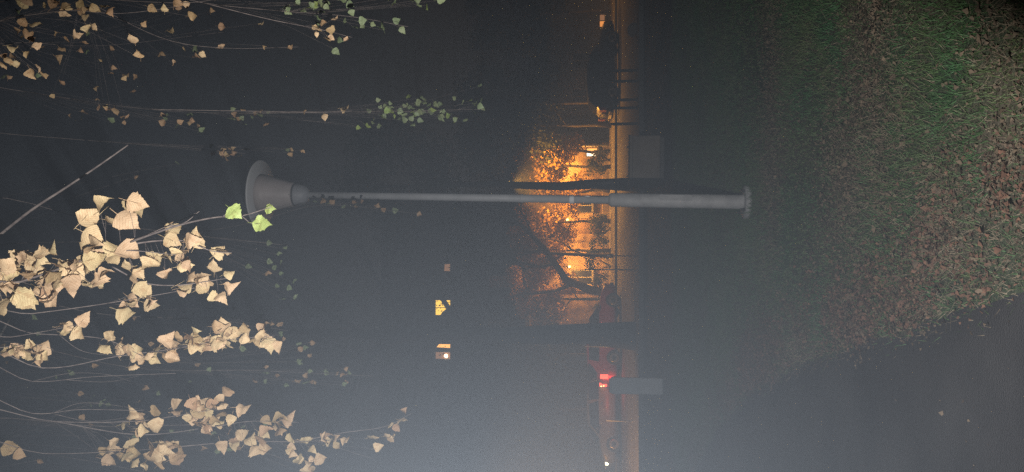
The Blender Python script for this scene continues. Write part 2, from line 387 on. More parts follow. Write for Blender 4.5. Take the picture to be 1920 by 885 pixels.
# --- apartment block far behind: dark, three windows lit
AY = 62.0
ab = thing('apartment_block', 'dark apartment block far behind the trees with three lit upper windows', 'building', (0, 0, 0))
bayc = [at(830, iy, AY).x for iy in (495, 577, 660)]
pitch = (bayc[0] - bayc[2]) / 2
wz = at(830, 577, AY).z; FH = 2.85
cols = [bayc[1] + pitch*k for k in range(-5, 3)]
rows = [wz + FH*k for k in range(-4, 2)]
holes = [(c-0.66, c+0.66, r-0.66, r+0.66) for c in cols for r in rows]
xL, xR = cols[0]-2.2, cols[-1]+2.2; zT = rows[-1]+1.9
wall_with_openings(xL, xR, 0.0, zT, AY, AY+0.35, holes).build('front_wall', 'grey_panel', ab)
MB().box(xL, xR, AY+1.6, AY+12, 0, zT).build('core', 'grey_panel', ab)
MB().box(xL, xL+0.3, AY+0.352, AY+1.598, 0, zT).build('side_wall', 'grey_panel', ab)
MB().box(xR-0.3, xR, AY+0.352, AY+1.598, 0, zT).build('side_wall', 'grey_panel', ab)
rf = MB().box(xL-0.3, xR+0.3, AY-0.3, AY+12.3, zT+0.003, zT+0.3).build('roof', 'roof', ab)
for k in (0.25, 0.7):
    x_ = xL + (xR-xL)*k; MB().box(x_, x_+1.1, AY+4, AY+5, zT+0.303, zT+1.2).build('chimney', 'grey_panel', rf)
for c in cols:
    for r in rows:
        a = (c-0.66, c+0.66, r-0.66, r+0.66, AY+0.10)
        lit = abs(r-wz) < 0.1
        if lit and abs(c-bayc[1]) < 0.1:
            window(ab, *a, ['warm_pane', 'warm_pane'], label='bright yellow lit window with a half drawn dark curtain',
                   curtain=[(c-0.58, r+0.1), (c-0.45, r+0.58), (c-0.58, r+0.58)][::-1] if False else [(c-0.6, r-0.6), (c-0.02, r-0.6), (c-0.1, r-0.28), (c-0.35, r+0.05), (c-0.6, r+0.2)])
        elif lit and abs(c-bayc[2]) < 0.1:
            o = window(ab, *a, ['dim_pane', 'amber_pane'], label='window with dim reddish light and a bright lamp inside', curtain=[(c-0.05, r-0.6), (c+0.3, r-0.6), (c+0.35, r+0.6), (c-0.05, r+0.6)])
            MB().lathe([(0.10, 0), (0.16, 0.08), (0.16, 0.2), (0.08, 0.28)], 12).build('room_lamp', 'pale_pane', o).location = (c-0.35, AY+0.08, r-0.40)
        elif lit and abs(c-bayc[0]) < 0.1:
            window(ab, *a, ['dim_pane', 'glass'], label='faintly lit window', curtain=[(c-0.6, r-0.1), (c+0.6, r-0.2), (c+0.6, r+0.6), (c-0.6, r+0.6)])
        else:
            window(ab, *a, ['glass'])

# --- low plastered house lit by its wall lamps
HY = 45.0
hx0, hx1 = at(1080, 640, HY).x, at(1080, 270, HY).x
hz = 4.7
ho = thing('plaster_house', 'low ochre plastered house glowing orange behind the trees under sodium wall lamps', 'house', (0, 0, 0))
wins = []
cx = at(1130, 285, HY).x
wins.append((cx-0.28, cx+0.28, 0.75, 1.45))
doorx = at(1120, 425, HY).x
for iy in (385, 520):
    c = at(1100, iy, HY).x; wins.append((c-0.45, c+0.45, 1.05, 2.35))
holes = wins + [(doorx-0.5, doorx+0.5, 0.0, 2.1)]
wall_with_openings(hx0, hx1, 0.0, hz, HY, HY+0.3, holes).build('front_wall', 'plaster', ho)
MB().box(hx0, hx1, HY+1.2, HY+7, 0, hz).build('core', 'plaster', ho)
MB().box(hx1-0.25, hx1, HY+0.302, HY+1.198, 0, hz).build('side_wall', 'plaster', ho); MB().box(hx0, hx0+0.25, HY+0.302, HY+1.198, 0, hz).build('side_wall', 'plaster', ho)
MB().box(hx0-0.06, hx1+0.06, HY-0.08, HY-0.002, 0, 0.5).build('plinth', 'concrete', ho, bevel=0.02)
MB().box(hx0-0.2, hx1+0.2, HY-0.25, HY+7.2, hz+0.002, hz+0.25).build('cornice', 'kerb', ho, bevel=0.03)
rf = MB(); rf.v = [(hx0-0.35, HY-0.4, hz+0.26), (hx1+0.35, HY-0.4, hz+0.26), (hx1+0.35, HY+7.4, hz+0.26), (hx0-0.35, HY+7.4, hz+0.26), (hx0+2, HY+3.5, hz+2.0), (hx1-2, HY+3.5, hz+2.0)]
rf.f = [(0, 1, 5, 4), (1, 2, 5), (2, 3, 4, 5), (3, 0, 4), (3, 2, 1, 0)]; rf = rf.build('roof', 'roof', ho)
MB().box(hx0+3, hx0+3.7, HY+1.5, HY+2.1, hz+0.6, hz+2.6).build('chimney', 'concrete', rf)
MB().tube([(hx1-0.12, HY-0.07, 0.2), (hx1-0.12, HY-0.07, hz-0.1)], 0.055, 10).build('downpipe', 'white', ho, True)
for i, wq in enumerate(wins):
    if i == 0: window(ho, *wq, HY+0.08, ['pale_pane', 'amber_pane'], label='small bright cellar window')
    else: window(ho, *wq, HY+0.08, ['glass'])
dr = MB().box(doorx-0.48, doorx+0.48, HY+0.1, HY+0.16, 0.12, 2.08).build('door', 'wood', ho)
MB().box(doorx-0.36, doorx-0.06, HY+0.085, HY+0.098, 0.4, 1.0).build('door_panel', 'wood', dr); MB().box(doorx+0.06, doorx+0.36, HY+0.085, HY+0.098, 0.4, 1.0).build('door_panel', 'wood', dr)
MB().tube([(doorx+0.38, HY+0.06, 1.05), (doorx+0.28, HY+0.06, 1.05)], 0.015, 8).build('handle', 'chrome', dr)
for iy in (345, 445, 540):
    x_ = at(1100, iy, HY).x; MB().box(x_-0.18, x_+0.18, HY-0.07, HY-0.003, 0.503, hz-0.003).build('pilaster', 'plaster', ho, bevel=0.015)
SOD = (1.0, 0.42, 0.06)
def wall_lamp(ix, iy, label, power, y=HY-0.45):
    p = at(ix, iy, y)
    t = thing('wall_lamp', label, 'lamp', (p.x, HY-0.003, p.z), 0, 'sodium wall lamps on the plastered house')
    MB().box(-0.06, 0.06, -0.03, 0, -0.08, 0.10).build('bracket_plate', 'dark', t)
    MB().tube([(0, -0.03, 0.06), (0, -0.25, 0.20), (0, -0.45, 0.20), (0, -0.45, 0.13)], 0.014, 8).build('arm', 'dark', t, True)
    o = MB().lathe([(0.15, 0.09), (0.13, 0.12), (0.03, 0.16)], 20).build('shade', 'dark', t, True); o.location = (0, -0.45, 0)
    o = MB().lathe([(0.02, -0.06), (0.055, -0.03), (0.065, 0.02), (0.04, 0.07)], 16).build('bulb', 'sodium', t, True); o.location = (0, -0.45, 0)
    lamp('wall_lamp_light', (p.x, y-0.10, p.z-0.12), power, SOD, 0.08)
wall_lamp(1068, 500, 'glaring sodium wall lamp in the middle of the yellow foliage', 620)
wall_lamp(1056, 322, 'sodium wall lamp half hidden behind yellow leaves right of the lamp post', 620)
wall_lamp(1064, 412, 'sodium wall lamp hidden in leaves just left of the lamp post', 420)

# --- dark house on the right with a lit ground floor window
dx0, dx1 = at(1100, 215, 47).x, at(1100, -120, 47).x
dh = thing('dark_house', 'dark low house at the right with one small orange lit window', 'house', (0, 0, 0))
c = at(1136, 38, 47).x; wz2 = (at(1150, 38, 47).z + at(1124, 38, 47).z)/2
c2s = [c-2.4, c-4.6, c+2.4]
wns = [(c-0.42, c+0.42, max(0.25, wz2-0.45), wz2+0.45)] + [(q-0.5, q+0.5, 1.1, 2.3) for q in c2s]
wall_with_openings(dx0, dx1, 0, 3.6, 47, 47.3, wns).build('front_wall', 'grey_panel', dh)
MB().box(dx0, dx1, 48.2, 53, 0, 3.6).build('core', 'grey_panel', dh); MB().box(dx0, dx0+0.25, 47.302, 48.198, 0, 3.6).build('side_wall', 'grey_panel', dh)
MB().box(dx0-0.3, dx1+0.3, 46.7, 53.3, 3.603, 3.85).build('roof', 'roof', dh)
for i, q in enumerate(wns): window(dh, *q, 47.08, ['curtain_lit', 'dim_pane'] if i == 0 else ['glass'], label='small orange lit window' if i == 0 else None)

# ================================================================== STREET LAMPS (just outside the picture, they light the street)
def street_lamp(x, y, label, power, arm=-1.6, cone=150, reach=-0.6):
    t = thing('street_lamp', label, 'street lamp', (x, y, 0.11 if y > 30 else 0.0), 0, 'sodium street lamps')
    MB().lathe([(0.11, 0), (0.10, 0.9), (0.075, 0.95), (0.055, 4.9)], 14).build('pole', 'pole', t, True)
    MB().tube([(0, 0, 4.85), (0, arm*0.3, 5.2), (0, arm, 5.35)], [0.045, 0.04, 0.035], 10).build('arm', 'pole', t, True)
    h = MB().box(-0.16, 0.16, arm-0.55, arm+0.05, 5.30, 5.44).build('lamp_head', 'dark', t, bevel=0.04)
    MB().box(-0.11, 0.11, arm-0.48, arm-0.1, 5.285, 5.297).build('lens', 'sodium', h)
    lamp('street_lamp_light', (x, y+arm-0.3, 5.25), power, SOD, 0.15, 'SPOT', (x, y+arm+reach, 0), cone)
street_lamp(at(1180, 346, 41).x, 41.6, 'sodium street lamp behind the slim dark tree beside the park lamp', 3600, -1.6, 150)
street_lamp(-10.2, 20.0, 'sodium street lamp on the near kerb left of the picture', 4000, 2.4, 128, 3.6)
street_lamp(16.5, 38.2, 'sodium street lamp by the dark house on the right', 1500, -2.0, 160)

# ================================================================== CARS
def car(label, loc, rz, paint, scale=1.0, tails=None, heads=None):
    t = thing('parked_car', label, 'car', loc, rz, 'cars parked along the street')
    Lh, W = 2.05, 0.84
    st = [(-2.05, .38, .78, .80, .78, .60), (-1.98, .24, .86, .90, .82, .66), (-1.75, .20, .90, 1.08, .84, .66), (-1.35, .20, .92, 1.40, .84, .60), (-0.6, .20, .92, 1.46, .84, .60),
          (0.15, .20, .91, 1.44, .84, .59), (0.55, .20, .90, 1.28, .84, .62), (1.02, .20, .88, .93, .84, .74), (1.6, .20, .82, .84, .83, .70), (1.95, .24, .70, .73, .78, .6), (2.05, .36, .60, .62, .7, .5)]
    mb = MB(); k = 11
    for (x, zb, belt, roof, hw, rw) in st:
        prof = [(hw*.86, zb), (hw*.99, zb+.12), (hw, (zb+belt)/2), (hw*.985, belt-.05), (hw*.95, belt)]
        if roof > belt + .1: prof += [((hw*.95+rw)/2 + .02, (belt+roof)/2), (rw, roof-.06), (rw*.86, roof-.01)]
        else: prof += [(hw*.9, belt+(roof-belt)*.5), (hw*.8, roof-.012), (hw*.6, roof-.004)]
        prof += [(0, roof+.012)]
        ring = [(x, -h_, z_) for h_, z_ in prof] + [(x, h_, z_) for h_, z_ in reversed(prof[:-1])]
        k = len(ring); mb.v += ring
    for i in range(len(st)-1):
        for j in range(k-1): mb.f.append((i*k+j, (i+1)*k+j, (i+1)*k+j+1, i*k+j+1))
        mb.f.append((i*k+k-1, (i+1)*k+k-1, (i+1)*k, i*k))
    mb.f.append(tuple(range(k))); mb.f.append(tuple(reversed(range((len(st)-1)*k, len(st)*k))))
    body = mb.build('body', paint, t, True, 0)
    # glass: side panes, windscreen and rear window, 8 mm proud of the shell
    for s in (-1, 1):
        for a, b in (((-1.42, -0.62)), ((-0.55, 0.62))):
            top_a = 1.34 if a > -1.3 else 1.28; top_b = 1.36 if b < 0.5 else 1.06
            xt_b = b if b < 0.5 else 0.42
            p = [(a, s*.805, .95), (b if b < .5 else .86, s*.805, .93), (xt_b, s*.645, 1.36 if b < .5 else 1.31), (a+.12, s*.645, 1.36)]
            g_ = MB(); off = s*.012
            g_.v = [(x, y+off, z) for x, y, z in p] + [(x, y+off-s*.006, z) for x, y, z in p]
            g_.f = [(0, 1, 2, 3), (7, 6, 5, 4), (0, 4, 5, 1), (1, 5, 6, 2), (2, 6, 7, 3), (3, 7, 4, 0)]; g_.build('side_window', 'glass', t)
        MB().box(0.60, 0.74, s*.86 if s > 0 else -1.02, 1.02 if s > 0 else -.86, .93, 1.04).build('mirror', 'plastic', t, bevel=0.03)
        MB().tube([(-0.5, s*.853, .80), (-0.36, s*.853, .80)], .012, 6).build('door_handle', 'plastic', t)
    for nm, p in (('windscreen', [(1.00, .70), (0.50, .56), (.945, 1.335)]), ('rear_window', [(-1.86, .62), (-1.44, .56), (1.02, 1.37)])):
        (xa, ya), (xb, yb), (za, zb) = p; o_ = .02 if nm == 'windscreen' else -.03
        g_ = MB(); g_.v = [(xa+o_, -ya, za+.012), (xa+o_, ya, za+.012), (xb+o_, yb, zb+.012), (xb+o_, -yb, zb+.012)]
        g_.v += [(x - o_*.4, y, z-.006) for x, y, z in g_.v]; g_.f = [(0, 1, 2, 3), (7, 6, 5, 4), (0, 4, 5, 1), (1, 5, 6, 2), (2, 6, 7, 3), (3, 7, 4, 0)]; g_.build(nm, 'glass', t)
    for x in (-1.25, 1.25):
        for s in (-1, 1):
            wh = bpy.data.objects.new('wheel', None)
            ty = MB().lathe([(.20, -.10), (.29, -.105), (.32, -.07), (.32, .07), (.29, .105), (.20, .10)], 24)
            o = ty.build('wheel', 'rubber', t, True); o.rotation_euler = (PI/2, 0, 0); o.location = (x, s*.76, .32)
            rim = MB().lathe([(.06, .0), (.205, .0), (.205, .10), (.17, .108), (.06, .095)], 20).build('rim', 'rim', o, True)
            rim.rotation_euler = (0 if s < 0 else PI, 0, 0)
    for s in (-1, 1):
        MB().box(-2.085, -1.96, s*.70-.18, s*.70+.13, .58, .90).build('tail_light', tails or 'red_paint', t, bevel=.02)
        MB().box(1.93, 2.055, s*.60-.13, s*.60+.13, .56, .68).build('headlight', (heads if s == 1 else 'rim') if heads else 'rim', t, bevel=.02)
    if tails: MB().box(-2.095, -2.086, .70, .78, .80, .85).build('brake_bulb', 'tail_hot', t); MB().box(-2.095, -2.086, .64, .70, .70, .74).build('brake_bulb', 'tail_hot', t)
    MB().box(-2.12, -1.95, -.74, .74, .30, .46).build('bumper', 'plastic', t, bevel=.03); MB().box(1.98, 2.10, -.70, .70, .28, .44).build('bumper', 'plastic', t, bevel=.03)
    MB().box(-2.135, -2.121, -.26, .26, .34, .45).build('number_plate', 'white', t)
    return t
p = at(1165, 628, 33); car('red hatchback with a glowing red tail light half hidden behind the thick dark trunk', (p.x, 33.2, 0.008), math.radians(24), 'red_paint', tails='tail')
lamp('tail_light_glow', at(1142, 724, 31.5), 34, (1.0, 0.08, 0.04), 0.05)
p = at(1165, 808, 33); car('grey car with one bright headlight dot at the picture edge', (p.x+0.45, 33.4, 0.008), math.radians(205), 'grey_paint', heads='head')
p = at(1160, 142, 36); car('dark car barely visible at the far right of the street', (p.x, 35.0, 0.008), math.radians(8), 'blue_paint')

# ================================================================== TREES
def leaf_cloud(rng, centres, n, size, flat=0.0):
    """many small bent leaf faces spread round the given (centre, radius) clumps"""
    cs = np.array([c for c, r in centres]); rs = np.array([r for c, r in centres])
    k = rng.integers(0, len(cs), n)
    d = rng.normal(size=(n, 3)); d /= np.linalg.norm(d, axis=1)[:, None]
    pos = cs[k] + d * (rs[k] * rng.random(n) ** 0.45)[:, None]
    a = rng.normal(size=(n, 3)); a /= np.linalg.norm(a, axis=1)[:, None]
    b = np.cross(a, rng.normal(size=(n, 3))); b /= np.linalg.norm(b, axis=1)[:, None]
    c = np.cross(a, b); s = size * rng.uniform(0.6, 1.3, n)[:, None]
    V = np.empty((n, 4, 3)); V[:, 0] = pos - a*s*.5; V[:, 1] = pos + b*s*.38 + c*s*.12; V[:, 2] = pos + a*s*.6; V[:, 3] = pos - b*s*.38 + c*s*.12
    return V.reshape(-1, 3)
def quads_mesh(name, V, m_, parent=None, per=4):
    me = bpy.data.meshes.new(name); nv = len(V); nf = nv // per
    me.vertices.add(nv); me.vertices.foreach_set('co', np.asarray(V, dtype=np.float32).ravel())
    me.loops.add(nv); me.loops.foreach_set('vertex_index', np.arange(nv, dtype=np.int32))
    me.polygons.add(nf); me.polygons.foreach_set('loop_start', np.arange(0, nv, per, dtype=np.int32)); me.update(); me.validate()
    return link(name, me, m_, parent)
def tree(label, loc, height, r0, crown0, spread, nleaf, size, bark, leafm, seed, limbs=8, lean=0.0, stems=None, clump=0.8, name='street_tree', group='trees along the street'):
    t = thing(name, label, 'tree', loc, 0, group)
    q = random.Random(seed); rng = np.random.default_rng(seed)
    mb = MB(); pts = []; rad = []
    for k in range(9):
        f = k / 8; pts.append((lean*f*height + q.uniform(-.06, .06)*(k > 0), q.uniform(-.06, .06)*(k > 0), f*height*0.9)); rad.append(r0*(1.25 if k == 0 else 1)*(1-.82*f))
    mb.tube(pts, rad, 12); mb.build('trunk', bark, t, True)
    clumps = []
    for k in range(limbs):
        f = crown0/height + (0.88 - crown0/height) * (k + q.random()*.6) / limbs
        i = min(7, int(f/0.9*8)); base_ = Vector(pts[i]).lerp(Vector(pts[i+1]), min(1, f/0.9*8 - i))
        an = k * 2.4 + q.uniform(-.5, .5); ln = spread * q.uniform(.6, 1.05) * (1 - .5 * max(0, f-.5))
        p1 = base_ + Vector((math.cos(an)*ln*.5, math.sin(an)*ln*.5, ln*.35)); p2 = base_ + Vector((math.cos(an)*ln, math.sin(an)*ln, ln*q.uniform(.3, .7)))
        lb = MB(); rr_ = r0*(1-.8*f)*.5
        lb.tube([base_, p1, p2], [rr_, rr_*.6, rr_*.15], 7); 
        for m in range(3):
            b2 = p1.lerp(p2, q.random()); e2 = b2 + Vector((q.uniform(-1, 1), q.uniform(-1, 1), q.uniform(-.1, .9))) * ln * .35
            lb.tube([b2, e2], [rr_*.35, rr_*.08], 5); clumps.append((tuple(e2), clump*q.uniform(.6, 1.1)))
        lb.build('limb', bark, t, True)
        clumps += [(tuple(p2), clump*q.uniform(.7, 1.2)), (tuple(p1), clump*.7)]
    clumps.append((pts[-1], clump))
    if nleaf: quads_mesh('crown', leaf_cloud(rng, clumps, nleaf, size), leafm, t)
    return t
p = ground(1192, 630); tree('thick dark tree trunk standing in front of the red car', (p.x, p.y, 0), 13.0, .36, 5.0, 3.6, 3500, .075, 'bark', 'dleaf', 11, 10, clump=1.1)
p = at(1180, 346, 27); tree('slim dark tree trunk beside the lamp post in front of the yellow leaves', (p.x, p.y, 0), 10.5, .19, 4.6, 2.6, 6000, .14, 'bark', 'dleaf', 12, 9, clump=.9, lean=.004)
for lab, ix, iy, yy, hgt, cr, sp, nl, sd in (
    ('round yellow leaved tree glowing around the wall lamp', 1165, 470, 42.2, 5.2, 1.9, 1.5, 5200, 21),
    ('small yellow leaved tree lit from behind right of the lamp post', 1165, 312, 42.4, 5.2, 2.0, 1.3, 4600, 22),
    ('thin yellow tree just left of the lamp post', 1165, 415, 42.7, 4.9, 1.6, 1.1, 3000, 23),
    ('brownish yellow tree left of the glowing lamp beside the thick trunk', 1165, 560, 42.5, 5.6, 1.6, 1.5, 4200, 24),
    ('low yellow tree between the slim trunk and the lamp post', 1165, 358, 43.2, 4.4, 1.2, 1.0, 2600, 25),
    ('yellow tree close to the right corner of the lit house', 1165, 283, 43.4, 4.8, 1.5, 0.8, 1900, 26)):
    p = at(ix, iy, yy); tree(lab, (p.x, p.y, 0.11), hgt, .10, cr, sp, nl, .17, 'bark', 'yleaf', sd, 9, clump=.62, name='yellow_tree', group='yellow trees in front of the house')
for lab, ix, iy, yy, hgt, sd in (('bushy dark tree over the right part of the street', 1180, 190, 40.5, 8, 31), ('bushy dark tree at the left end of the street', 1180, 770, 41.5, 7, 32), ('bushy dark tree right of the house corner', 1180, 235, 41, 8.5, 33), ('bushy dark tree left of the plastered house', 1180, 668, 42, 7, 34), ('bushy dark tree at the far right picture edge', 1180, 20, 42, 8, 35)):
    p = at(ix, iy, yy); tree(lab, (p.x, p.y, 0.1), hgt, .10, 2.2, 2.3, 5000, .17, 'bark', 'dleaf', sd, 9, clump=.95, name='dark_tree', group='dark trees along the street')
for lab, iy, yy, w2, sd in (('low dark shrub under the glaring wall lamp', 500, 41.8, 1.2, 51), ('low dark shrub at the foot of the house left of the lamp post', 430, 42.0, 1.0, 52), ('low dark shrub by the thick trunk', 590, 41.6, 1.3, 53), ('low dark shrub between the slim trunk and the house corner', 300, 42.4, .7, 54)):
    p = at(1150, iy, yy); t = thing('shrub', lab, 'shrub', (p.x, yy, .11), 0, 'shrubs in front of the house'); q = random.Random(sd); rg = np.random.default_rng(sd)
    st_ = MB()
    for k in range(7): st_.tube([(q.uniform(-.1, .1), 0, 0), (q.uniform(-.4, .4)*w2, q.uniform(-.2, .2), .5), (q.uniform(-.8, .8)*w2, q.uniform(-.3, .3), q.uniform(.8, 1.3))], [.02, .014, .005], 5)
    st_.build('stems', 'bark', t)
    quads_mesh('foliage', leaf_cloud(rg, [((q.uniform(-.8, .8)*w2, q.uniform(-.3, .3), q.uniform(.3, 1.15)), q.uniform(.2, .4)) for _ in range(12)], 1400, .10), 'dleaf', t)
# forked bare tree, its stems drawn against the glow
FY = 33.0
fp = at(1163, 552, 37.6)
ft = thing('forked_tree', 'bare forked tree with a slanting dark stem against the yellow foliage', 'tree', (0, 0, 0))
yv = 37.8
def stem(pix, rr_, nm='stem', par=None):
    pts = [at(a, b, yv + dy) for a, b, dy in pix]; mb = MB(); n_ = len(pts)
    fine = []; fr = []
    for i in range(n_-1):
        for k in range(3): fine.append(pts[i].lerp(pts[i+1], k/3)); fr.append(rr_[0] + (rr_[1]-rr_[0])*(i+k/3)/(n_-1))
    fine.append(pts[-1]); fr.append(rr_[1])
    return mb.tube(fine, fr, 10).build(nm, 'bark', par or ft, True)
gx = at(1153, 548, yv)
s1 = stem([(1152, 548, 0), (1110, 545, 0), (1062, 525, -.1), (1022, 468, -.2), (985, 428, -.1), (950, 402, .2), (905, 388, .3)], (.24, .05), 'trunk')
stem([(1040, 494, -.15), (1012, 500, .2), (975, 492, .3), (940, 500, .5)], (.11, .03), 'limb'); stem([(1020, 466, -.2), (980, 478, -.4), (930, 476, -.6)], (.11, .03), 'limb')
stem([(1075, 532, -.05), (1040, 546, .2), (985, 552, .5), (930, 560, .6)], (.10, .03), 'limb'); stem([(1000, 445, -.15), (985, 408, .3), (960, 372, .5)], (.07, .02), 'limb')
ft2 = thing('young_tree', 'slender dark upright tree stem right of the glaring wall lamp', 'tree', (0, 0, 0))
stem([(1153, 480, .6), (1100, 478, .6), (1040, 475, .5), (975, 470, .5), (930, 474, .4)], (.11, .04), 'trunk', ft2)
stem([(1098, 478, .6), (1075, 470, .7), (1050, 452, .9), (1010, 446, 1.1)], (.06, .02), 'limb', ft2); stem([(1060, 476, .55), (1030, 492, .3), (985, 505, .2)], (.05, .02), 'limb', ft2)

# ================================================================== LEAVES AND HANGING TWIGS NEAR THE LENS
def leaf_mesh(seed, curl):
    q = random.Random(seed); mb = MB()
    # outline of half a birch leaf: (length, half width), toothed
    out = [(0, 0), (.04, .16), (.12, .31), (.20, .39), (.27, .37), (.31, .40), (.40, .35), (.45, .355), (.55, .27), (.60, .27), (.70, .17), (.75, .165), (.86, .07), (1.0, 0)]
    n_ = len(out)
    def sh(u, v):
        z = abs(v)*curl[0] + curl[1]*math.sin(u*PI)*.30 + curl[2]*u*u*.5 + curl[3]*v*math.sin(u*6+seed)*.9 + .06*math.sin(u*9+v*11+seed)
        return (v*1.18, z, -u)
    mid = [sh(u, 0) for u, v in out]
    mb.v += mid
    for s in (-1, 1):
        b = len(mb.v); mb.v += [sh(u*(1 + q.uniform(-.015, .015)), s*v*q.uniform(.9, 1.08)) for u, v in out]
        for i in range(n_-1):
            if i == 0: mb.f.append((0, b+1, 1) if s > 0 else (0, 1, b+1))
            elif i == n_-2: mb.f.append((i, b+i, i+1) if s > 0 else (i, i+1, b+i))
            else: mb.f.append((i, b+i, b+i+1, i+1) if s > 0 else (i, i+1, b+i+1, b+i))
    mb.tube([(0, .0, .35), (0, -.02, .15), (0, 0, 0), (0, .004, -.5)], [.012, .012, .014, .006], 4)
    me = bpy.data.meshes.new('leaf'); me.from_pydata(mb.v, [], mb.f); me.update()
    me.polygons.foreach_set('use_smooth', [True]*len(me.polygons))
    return me
LEAF = {}
for mn in ('tan', 'orange', 'green', 'dgreen'):
    LEAF[mn] = []
    cur = [(.15, .3, .2, .1), (.5, -.6, -.4, .3), (-.4, .7, .7, -.4), (.7, .5, -.8, .5), (.3, -1.0, .6, .2), (-.6, .2, -1.0, .6), (.9, .9, .3, -.3)] if mn in ('tan', 'orange') else [(.1, .2, .1, .05), (.2, -.2, .2, .1), (-.15, .3, -.2, .1)]
    for i, c in enumerate(cur):
        me = leaf_mesh(i*7+len(mn), c); me.materials.append(M[mn]); LEAF[mn].append(me)
LQ = random.Random(99)
def put_leaf(parent, pos, size, kind, face=0.55):
    me = LQ.choice(LEAF[kind])
    o = bpy.data.objects.new('leaf', me); C.objects.link(o); o.parent = parent
    o.location = pos
    hang = 0.75 if kind in ('tan', 'orange') else 0.5
    o.rotation_euler = Euler((LQ.gauss(0, face), LQ.gauss(0, hang), LQ.gauss(0, 0.9) + (PI if LQ.random() < .35 else 0)), 'ZYX')
    o.scale = (size*LQ.uniform(.85, 1.15), size, size)
    return o
def smooth_path(P, n_=6):
    if len(P) < 3: return [P[0].lerp(P[-1], k/n_) for k in range(n_+1)]
    Q = [P[0]*2-P[1]] + P + [P[-1]*2-P[-2]]; out = []
    for i in range(1, len(Q)-2):
        for k in range(n_):
            t = k/n_; a, b, c, d = Q[i-1], Q[i], Q[i+1], Q[i+2]
            out.append(.5*((2*b)+(c-a)*t+(2*a-5*b+4*c-d)*t*t+(3*b-a-3*c+d)*t**3))
    out.append(P[-1]); return out
FAR = []                            # the smallest, farthest leaves of the left tree: joined into one part
def twig(tree_o, path, depth, leaves, size_px, kind='tan', r=0.0035, join=None, jit=.06, mix=None, bare=()):
    """path: pixels of the twig from its thick end; leaves: pixels of single leaves; join: where on a limb it hangs from"""
    d0, d1 = depth
    P = [at(x, y, d0 + (d1-d0)*i/max(1, len(path)-1)) for i, (x, y) in enumerate(path)]
    if join is not None: P = [Vector(join), Vector(join).lerp(P[0], .55) + Vector((0, 0, .12))] + P
    S = smooth_path(P); n_ = len(S)
    r = r*(.62 if tree_o is tl else .42); mb = MB(); mb.tube(S, [r*(1.5 - 1.25*i/(n_-1)) + .0004 for i in range(n_)], 6)
    todo = []
    if size_px >= 22 and tree_o is tl: leaves = list(leaves) + [(x + LQ.gauss(0, 11), y + LQ.gauss(0, 8)) for x, y in leaves if LQ.random() < (.25 if size_px > 40 else .48)]
    for (x, y) in leaves:
        lp0 = at(x, y, (d0+d1)/2)
        k = min(range(n_), key=lambda i: (S[i]-lp0).length)
        yy = S[k].y + LQ.uniform(-jit, jit)
        s = .96 * size_px * LQ.uniform(.72, 1.2) * ((d0+d1)/2) / F_PX
        lp = at(x, y, yy) + Vector((LQ.uniform(-.3, .3)*s, 0, .45*s))
        a = S[max(0, k - (2 if (S[k]-lp).length < 2.5*s else 9))]; m_ = a.lerp(lp, .5) + Vector((0, LQ.uniform(-.01, .01), -.15*(a-lp).length*.3))
        mb.tube([a, m_, lp], [min(r*.35, .0006), min(r*.25, .0005), min(r*.2, .0004)], 4)
        todo.append((lp, s))
    for pth in bare:
        B = smooth_path([at(x, y, d1 if len(b) == 0 else b[0]) for x, y, *b in pth]); mb.tube(B, [r*(.7-.5*i/(len(B)-1)) for i in range(len(B))], 5)
    o = mb.build('twig', 'twig', tree_o, True)
    for lp, s in todo:
        k = kind
        if mix and LQ.random() < mix[1]: k = mix[0]
        lf = put_leaf(o, lp, s, k)
        if tree_o is tl and size_px < 16: FAR.append((lf, k))
    return o
def strew(n_, x0, x1, y0, y1, seed):
    q = random.Random(seed); return [(q.uniform(x0, x1), q.uniform(y0, y1)) for _ in range(n_)]
def along(pth, n_, sp, seed):
    q = random.Random(seed); out = []
    for _ in range(n_):
        t = q.random()*(len(pth)-1); i = int(t); f = t-i
        out.append((pth[i][0]+(pth[i+1][0]-pth[i][0])*f + q.gauss(0, sp*.6), pth[i][1]+(pth[i+1][1]-pth[i][1])*f + q.gauss(0, sp)))
    return out

# ---- tree on the left: its trunk stands just outside the picture, boughs reach over the view
tl = thing('birch_tree', 'near birch with dry tan leaves hanging from the upper left', 'tree', (0, 0, 0))
TX, TY = -3.1, 3.3
MB().tube([(TX, TY, 0), (TX+.03, TY, .4), (TX+.05, TY+.02, 2.2), (TX+.0, TY+.05, 4.4), (TX+.1, TY+.05, 6.6), (TX+.12, TY+.1, 8.6)], [.19, .15, .13, .105, .07, .02], 14).build('trunk', 'birch', tl, True)
def limb(tr, pts, r0, r1, m_='birch'):
    S = smooth_path([Vector(p) for p in pts]); n_ = len(S)
    MB().tube(S, [r0+(r1-r0)*i/(n_-1) for i in range(n_)], 9).build('limb', m_, tr, True); return S
J1 = limb(tl, [(TX+.03, TY, 3.3), (-2.2, 3.0, 4.1), (-1.2, 2.8, 4.55), (-.1, 2.75, 4.5)], .05, .014)
J2 = limb(tl, [(TX+.0, TY+.04, 4.2), (-2.4, 4.0, 5.2), (-1.5, 4.6, 5.6), (-.4, 5.0, 5.65)], .05, .012)
J3 = limb(tl, [(TX+.06, TY+.04, 5.4), (-2.6, 5.2, 6.9), (-2.0, 6.6, 7.6), (-.9, 7.8, 7.8)], .045, .012)
J4 = limb(tl, [(TX+.03, TY, 2.9), (-2.3, 2.9, 3.6), (-1.7, 2.7, 3.85), (-1.0, 2.6, 3.95)], .04, .012)
